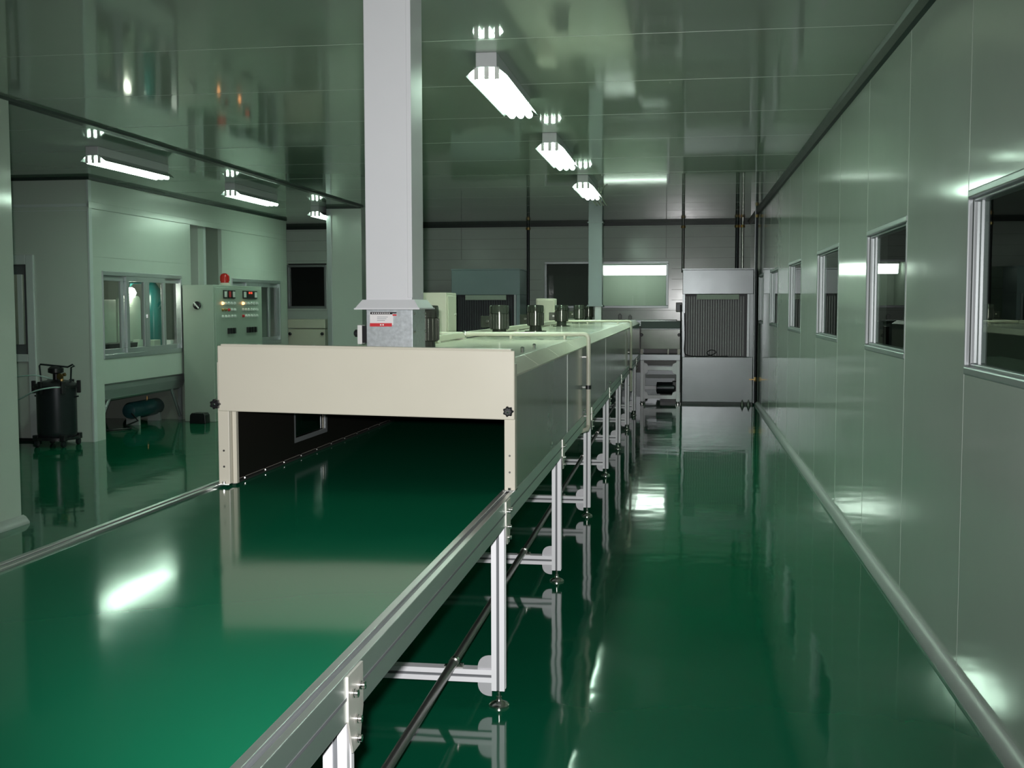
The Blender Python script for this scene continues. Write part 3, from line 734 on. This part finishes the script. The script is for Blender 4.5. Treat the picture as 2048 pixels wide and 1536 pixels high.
# circulation fan motors along the deck
MDZ = 1.192
mo = thing('fan_motor', (-1.215, 7.5, MDZ), 'x', 'motor', 'fan motors along the tunnel deck')
cx, cy = -1.215, 7.5
MB().lathe([(.085, 0), (.085, .008), (.05, .010), (.046, .045)], (cx, cy, MDZ), 24).build('mount_flange', MOTOR, mo, smooth=True)
m = MB().lathe([(.058, .045), (.062, .05), (.062, .150), (.058, .152)], (cx, cy, MDZ), 24)
for k in range(18):
    t = 2 * math.pi * k / 18
    b = MB(); b.box(.058, .066, -.002, .002, .052, .148)
    for f in b.bm.faces:
        m.bm.faces.new([m.bm.verts.new(Vector((cx, cy, MDZ)) + Matrix.Rotation(t, 3, 'Z') @ v.co) for v in f.verts])
    b.bm.free()
m.build('housing', MOTOR, mo, smooth=True)
MB().lathe([(.064, .152), (.064, .195), (.060, .205), (.02, .208)], (cx, cy, MDZ), 28).build('fan_cowl', MOTOR, mo, smooth=True)
MB().box(cx - .118, cx - .060, cy - .035, cy + .035, .06 + MDZ, .135 + MDZ).build('terminal_box', MOTOR, mo, bevel=.004)
MB().lathe([(.010, 0), (.010, .012)], (cx - .075, cy - .047, MDZ + .10), 10, 'y').build('cable_gland', CHROME, mo)
ML = ['fan motor on the tunnel deck, second from the white duct, before the dark filter',
      'fan motor on the tunnel deck, third from the white duct', 'fan motor on the tunnel deck, fourth from the white duct, by the small cream box',
      'fan motor on the tunnel deck, just left of the far grey duct', 'dark fan motor at the far end of the tunnel deck, beside the grey duct foot']
mo['label'] = ML[0]
for (x, y), L_ in zip(((-1.142, 8.8), (-1.18, 11.05), (-1.205, 13.2), (-1.27, 15.3)), ML[1:]): dup(mo, (x, y, MDZ), L_)
dup(mo, (-1.152, 5.02, MDZ), 'fan motor standing right behind the galvanised box of the white duct')

# cream boxes, cable tray and cross pipes on the deck
jb = thing('junction_box', (-1.73, 8.05, 1.192), 'large cream electrical box on the tunnel deck behind the white duct', 'box')
MB().box(-1.83, -1.655, 7.9, 8.25, 1.193, 1.487).build('body', CREAM, jb, bevel=.006)
MB().box(-1.655, -1.649, 7.93, 8.22, 1.215, 1.465).build('door', CREAM, jb, bevel=.003)
MB().lathe([(.01, 0), (.01, .01)], (-1.649, 8.18, 1.33), 10, 'x').build('lock', STEEL, jb)
jb2 = thing('junction_box', (-1.46, 12.2, 1.192), 'small pale cream box on the tunnel deck below the far window frame', 'box')
MB().box(-1.565, -1.365, 12.1, 12.3, 1.193, 1.465).build('body', CREAM, jb2, bevel=.006)
MB().box(-1.55, -1.38, 12.094, 12.1, 1.21, 1.45).build('door', CREAM, jb2, bevel=.003)
ct = thing('cable_tray', (-1.36, 9.8, 1.192), 'narrow cream cable tray along the left of the fan motors', 'tray')
MB().box(-1.375, -1.335, 5.2, 14.9, 1.200, 1.232).build('channel', CREAM, ct, bevel=.002)
for k in range(13): MB().box(-1.385, -1.325, 5.35 + k * .75, 5.42 + k * .75, 1.193, 1.200).build('foot', CREAM, ct)
def cross_pipe(y, z0, label):
    t = thing('conduit_pipe', (-1.1, y, 1.192), label, 'pipe', 'cream pipes across the tunnel')
    c = .03
    path = [(-1.66, y, 1.222)] + [(-.575 - c, y, 1.222)] + [(-.575 - c + c * math.sin(a), y, 1.222 - c + c * math.cos(a)) for a in (.4, .8, 1.2)] + [(-.575, y, 1.222 - c), (-.575, y, z0)]
    MB().tube(path, .0135, 12).build('tube', CREAM, t, smooth=True)
    for x in (-1.5, -1.05, -.72): MB().box(x - .006, x + .006, y - .018, y + .018, 1.193, 1.214).build('saddle', CREAM, t)
    cp = MB().lathe([(.018, -.012), (.018, .012)], (-.575, y, z0 + .24), 14).build('clamp', BLACK, t)
    MB().box(-.602, -.57, y - .006, y + .006, z0 + .236, z0 + .244).build('stay', ROD, t)
    for z in (z0 + .06, z0 + .42): MB().box(-.602, -.570, y - .005, y + .005, z, z + .008).build('stay', ROD, t)
    MB().lathe([(.02, -.01), (.022, 0), (.02, .01)], (-.79 - .55, y, 1.222), 12, 'x').build('union', STEEL, t, smooth=True)
    return t
cp1 = cross_pipe(6.93, .66, 'nearer cream pipe crossing the tunnel deck and bending down its side')
MB().tube([(-.575, 6.93, .665), (-.58, 6.90, .645), (-.66, 6.80, .628), (-.74, 6.72, .62)], .0135, 12).build('elbow', CREAM, cp1, smooth=True)
cross_pipe(12.5, .46, 'farther cream pipe crossing the tunnel deck and dropping down its side')

# ------------------------------------------------------------------ far end machine
fm = thing('conveyor_hood', (-.34, 16.3, 0), 'far hooded machine on a white aluminium frame between tunnel and filter booth', 'machine hood')
FY = 16.28; fa0, fa1 = -.615, -.062
MB().prism([(FY + .05, 1.165), (FY + .6, 1.165), (FY + .6, 1.05), (FY, 1.05), (FY, 1.06)], 'x', fa0, fa1).build('top_cowl', BOOTH, fm, bevel=.004)
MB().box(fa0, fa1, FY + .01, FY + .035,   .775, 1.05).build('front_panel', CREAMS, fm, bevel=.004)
MB().box(fa0 - .06, fa0, FY - .1, FY + .7, .45, 1.10).build('side_gap_shade', LINING, fm)  # dark block stands for the shadow gap left of the machine
for xa, xb_ in ((fa0, fa0 + .035), (fa1 - .035, fa1), (-.235, -.22)): MB().box(xa, xb_, FY + .01, FY + .05, .70, .775).build('corner_post', CREAM, fm)
MB().box(fa0 + .03, fa1 - .03, FY + .45, FY + .6, .70, 1.05).build('inner_lining', LINING, fm)
MB().box(fa0 - .005, fa1 + .005, FY - .02, FY + .6, .615, .70).build('side_rail', BOOTH, fm, bevel=.004)
MB().box(fa0 + .04, fa1 - .04, FY + .05, FY + .5, .54, .615).build('roller', LINING, fm)
for x in (fa0, fa1 - .05):
    l = MB().box(x, x + .05, FY, FY + .05, .03, .615).build('leg', ALU, fm, bevel=.003)
    MB().lathe([(.03, 0), (.03, .008), (.01, .015), (.01, .03)], (x + .025, FY + .025, 0), 14).build('levelling_foot', STEEL, l)
    MB().box(x, x + .05, FY + .55, FY + .6, 0, .615).build('leg', ALU, fm)
MB().box(fa0 + .05, fa1 - .05, FY + .003, FY + .047, .475, .525).build('cross_beam', ALU, fm)
MB().box(fa0 + .05, fa1 - .05, FY + .003, FY + .047, .07, .12).build('cross_beam', ALU, fm)
MB().box(fa0 + .05, fa1 - .05, FY + .55, FY + .59, .33, .38).build('cross_beam', GREYT, fm)
MB().box(fa0 + .05, fa1 - .25, FY + .45, FY + .5, .17, .22).build('cross_beam', ALU, fm)
for x, dx in ((fa0 + .05, 1), (fa1 - .05, -1)):
    for z, dz in ((.475, -1), (.525, 1), (.12, 1)):
        MB().prism([(x, z), (x + dx * .06, z), (x + dx * .045, z + dz * .04), (x, z + dz * .06)], 'y', FY, FY + .006).build('corner_plate', ALU, fm)
for x in (fa0 + .015, fa1 - .015): MB().lathe([(.010, 0), (.022, -.008), (.022, -.026), (.012, -.03)], (x, FY + .01, .975), 14, 'y', 7, .1).build('star_knob', BLACK, fm)
dm = thing('drive_motor', (-.22, 16.62, 0), 'dark drive motor on the floor inside the far machine frame', 'motor')
MB().lathe([(.04, -.16), (.085, -.15), (.085, .10), (.06, .13)], (-.24, 16.64, .20), 20, 'x').build('housing', IRON, dm, smooth=True)
MB().box(-.17, -.10, 16.57, 16.72, .08, .30).build('gearbox', BLACK, dm, bevel=.01)
MB().box(-.34, -.12, 16.56, 16.74, 0, .115).build('base', BLACK, dm)
fc = smooth_path([(-.055, 16.27, 1.40), (-.05, 16.26, 1.0), (-.045, 16.25, .55), (-.045, 16.25, .02)])
tag(MB().tube(fc, .010, 8).build('power_cable', CABLE, smooth=True), 'black cable hanging down between the far machine and the filter booth', 'cable')
# steel counter below the far window
kc = thing('steel_counter', (-.8, 17.6, 0), 'steel counter below the far window behind the tunnel', 'counter')
MB().box(-1.62, -.12, 17.45, 18.37, 1.135, 1.165).build('top', BOOTH, kc, bevel=.003)
MB().box(-1.60, -.14, 17.50, 18.3, 0, 1.135).build('body', BOOTH, kc)
for k, (x, L_) in enumerate(((-1.02, 'left white pot on the steel counter under the far window'), (-.86, 'right white pot on the steel counter under the far window'))):
    tag(MB().lathe([(.025, 0), (.03, .01), (.03, .07 - .02 * k), (.012, .085 - .02 * k), (.012, .10 - .02 * k)], (x, 18.30, 1.165), 14).build('white_pot', WHITE, smooth=True), L_, 'pot')

# ------------------------------------------------------------------ filter booths at the far end
def filter_booth(x0, x1, y0, y1, label, filt, hoodh=.34, ztop=1.885, body=BOOTH, back=CURTB):
    t = thing('filter_booth', ((x0 + x1) / 2, (y0 + y1) / 2, 0), label, 'filter booth')
    zh = ztop - hoodh
    MB().box(x0, x1, y0, y1, zh, ztop).build('hood', body, t, bevel=.006)
    MB().box(x0 - .006, x1 + .006, y0 - .01, y1, ztop, ztop + .018).build('hood_rim', body, t)
    MB().box(x0, x0 + .035, y0, y1, 0, zh).build('side_panel', body, t)
    MB().box(x1 - .05, x1, y0, y1, 0, zh).build('side_panel', body, t)
    MB().box(x0 + .035, x1 - .05, y0 + .25, y0 + .27, .66, zh).build('back_panel', back, t)
    m = MB(); n = 24
    for k in range(n):
        a = x0 + .05 + (x1 - x0 - .16) * k / n; b = x0 + .05 + (x1 - x0 - .16) * (k + .55) / n
        m.box(a, b, y0 + .06, y0 + .075, .68, zh - .03)
    m.build('strip_curtain', filt, t)
    MB().box(x0 + .20 * (x1 - x0), x0 + .80 * (x1 - x0), y0 + .005, y0 + .05, zh - .075, zh - .004).build('lamp_cover', PALE, t, bevel=.004)
    MB().box(x0 + .0, x1 - .0, y0 - .012, y0 + .02, .03, .665).build('lower_panel', body, t, bevel=.006)
    MB().box(x0 + .035, x1 - .05, y0 + .01, y0 + .25, .63, .66).build('basin', body, t)
    MB().box(x0, x1, y0 - .004, y0 + .03, 0, .03).build('plinth', DSEAM, t)
    MB().box(x1 - .085, x1 - .055, y0 - .004, y0 + .03, .67, zh).build('edge_strip', FRAME, t)
    return t
f1 = filter_booth(-.033, .945, 16.3, 18.33, 'grey steel filter booth with a ribbed curtain in the far right corner', CURTAIN)
filter_booth(-3.34, -2.34, 16.3, 17.0, 'blue-grey steel filter booth with a dark curtain behind the tunnel', DARKCURT, .355, 1.90, BOOTHL, DARKCURT)
sw = thing('switch_box', (-.085, 16.31, 1.25), 'small black switch box on the left edge of the far right filter booth', 'switch')
MB().box(-.125, -.036, 16.31, 16.36, 1.30, 1.43).build('body', BLACK, sw, bevel=.006)
MB().box(-.11, -.08, 16.302, 16.31, 1.34, 1.40).build('toggle', IRON, sw)
lp = [(-.005, 16.285, 1.28), (.005, 16.283, .95), (.0, 16.283, .74), (.06, 16.28, .685), (.25, 16.28, .675), (.36, 16.28, .69), (.44, 16.28, .735), (.37, 16.279, .765), (.31, 16.278, .72), (.40, 16.277, .68), (.60, 16.28, .68)]
tag(MB().tube(smooth_path(lp), .006, 8).build('loose_cord', CABLE, smooth=True), 'black cord drooping with a loop along the ribbed curtain sill', 'cord')
# dark service pipes
def vpipe(x, y, z0, z1, r, label, m_=IRON, grp='service pipes at the far wall'):
    t = thing('service_pipe', (x, y, z0), label, 'pipe', grp)
    MB().tube([(x, y, z0), (x, y, z1)], r, 12).build('tube', m_, t, smooth=True)
    MB().lathe([(r + .012, -.02), (r + .012, .02)], (x, y, z1 - .08), 12).build('clamp', BRASS, t)
    return t
vpipe(-2.50, 18.36, 1.0, ZC, .025, 'dark vertical pipe on the far wall above the blue-grey filter booth')
vpipe(-.035, 18.36, 1.905, ZC, .024, 'dark vertical pipe between the far window and the right filter booth', ROD)
vpipe(.80, 18.35, 1.905, ZC, .030, 'left of two dark pipes above the far right filter booth')
vpipe(.885, 18.35, 1.905, ZC, .022, 'right of two dark pipes above the far right filter booth', STEEL)
cpp = vpipe(.975, 16.27, .012, ZC, .018, 'full height dark pipe in the far right corner with a brass valve')
vv = MB().lathe([(.026, -.03), (.030, 0), (.026, .03)], (.975, 16.27, .36), 12).build('valve', BRASS, cpp, smooth=True)
MB().box(.895, .972, 16.235, 16.245, .35, .365).build('valve_lever', BRASS, vv)
MB().box(.95, .958, 16.25, 16.29, .03, ZC).build('cover_strip', FRAME, cpp)
for k in range(2):
    x = .80 + .085 * k
    tag(MB().lathe([(.030, 0), (.028, .01), (.006, .075), (.002, .08)], (x, 16.15, 0), 14).build('floor_cone', ROD, smooth=True), ['left of two tiny dark cones on the floor at the far corner', 'right of two tiny dark cones on the floor at the far corner'][k], 'cone', 'cones at the far corner')

# ------------------------------------------------------------------ fluorescent fixtures
def fixture(x, y0, label, group, tm=TUBEM):
    L = 1.30
    t = thing('fluorescent_fixture', (x, y0 + L / 2, ZC), label, 'ceiling light', group)
    MB().box(x - .055, x + .055, y0, y0 + L, ZC - .075, ZC).build('body', FIX, t, bevel=.004)
    for sx in (-1, 1):
        MB().prism([(x + sx * .054, ZC - .073), (x + sx * .108, ZC - .119), (x + sx * .110, ZC - .116), (x + sx * .056, ZC - .069)], 'y', y0 + .01, y0 + L - .01).build('reflector', REFLECT, t)
    for dx in (-.054, 0, .054):
        tb_ = MB().tube([(x + dx, y0 + .035, ZC - .117), (x + dx, y0 + L - .035, ZC - .117)], .021, 16).build('tube', tm, t, smooth=True)
        for ye in (y0 + .012, y0 + L - .034): MB().box(x + dx - .012, x + dx + .012, ye, ye + .022, ZC - .134, ZC - .074).build('lamp_holder', WHITE, tb_)
    return t
g1, g2 = 'fluorescent lights in the row over the conveyor', 'fluorescent lights in the row by the booths'
r1 = fixture(-1.025, 5.92, 'nearest fluorescent light of the row over the conveyor, just right of the white duct', g1)
yc = 5.92 + .65
for dy, L_ in ((2.80, 'second fluorescent light over the conveyor, below the nearest one in the row'),
               (5.66, 'farthest fluorescent light over the conveyor, at the top of the grey duct')):
    dup(r1, (-1.025, yc + dy, ZC), L_)
r2 = fixture(-4.81, 8.86, 'nearest fluorescent light of the left row, above the first booth window', g2, TUBEL)
for dy, L_ in ((2.88, 'second fluorescent light of the left row, above the control cabinet'), (5.72, 'farthest fluorescent light of the left row, half hidden by the pier')):
    dup(r2, (-4.81, 8.86 + .65 + dy, ZC), L_)

for o in bpy.data.objects:
    if '_org' in o: del o['_org']
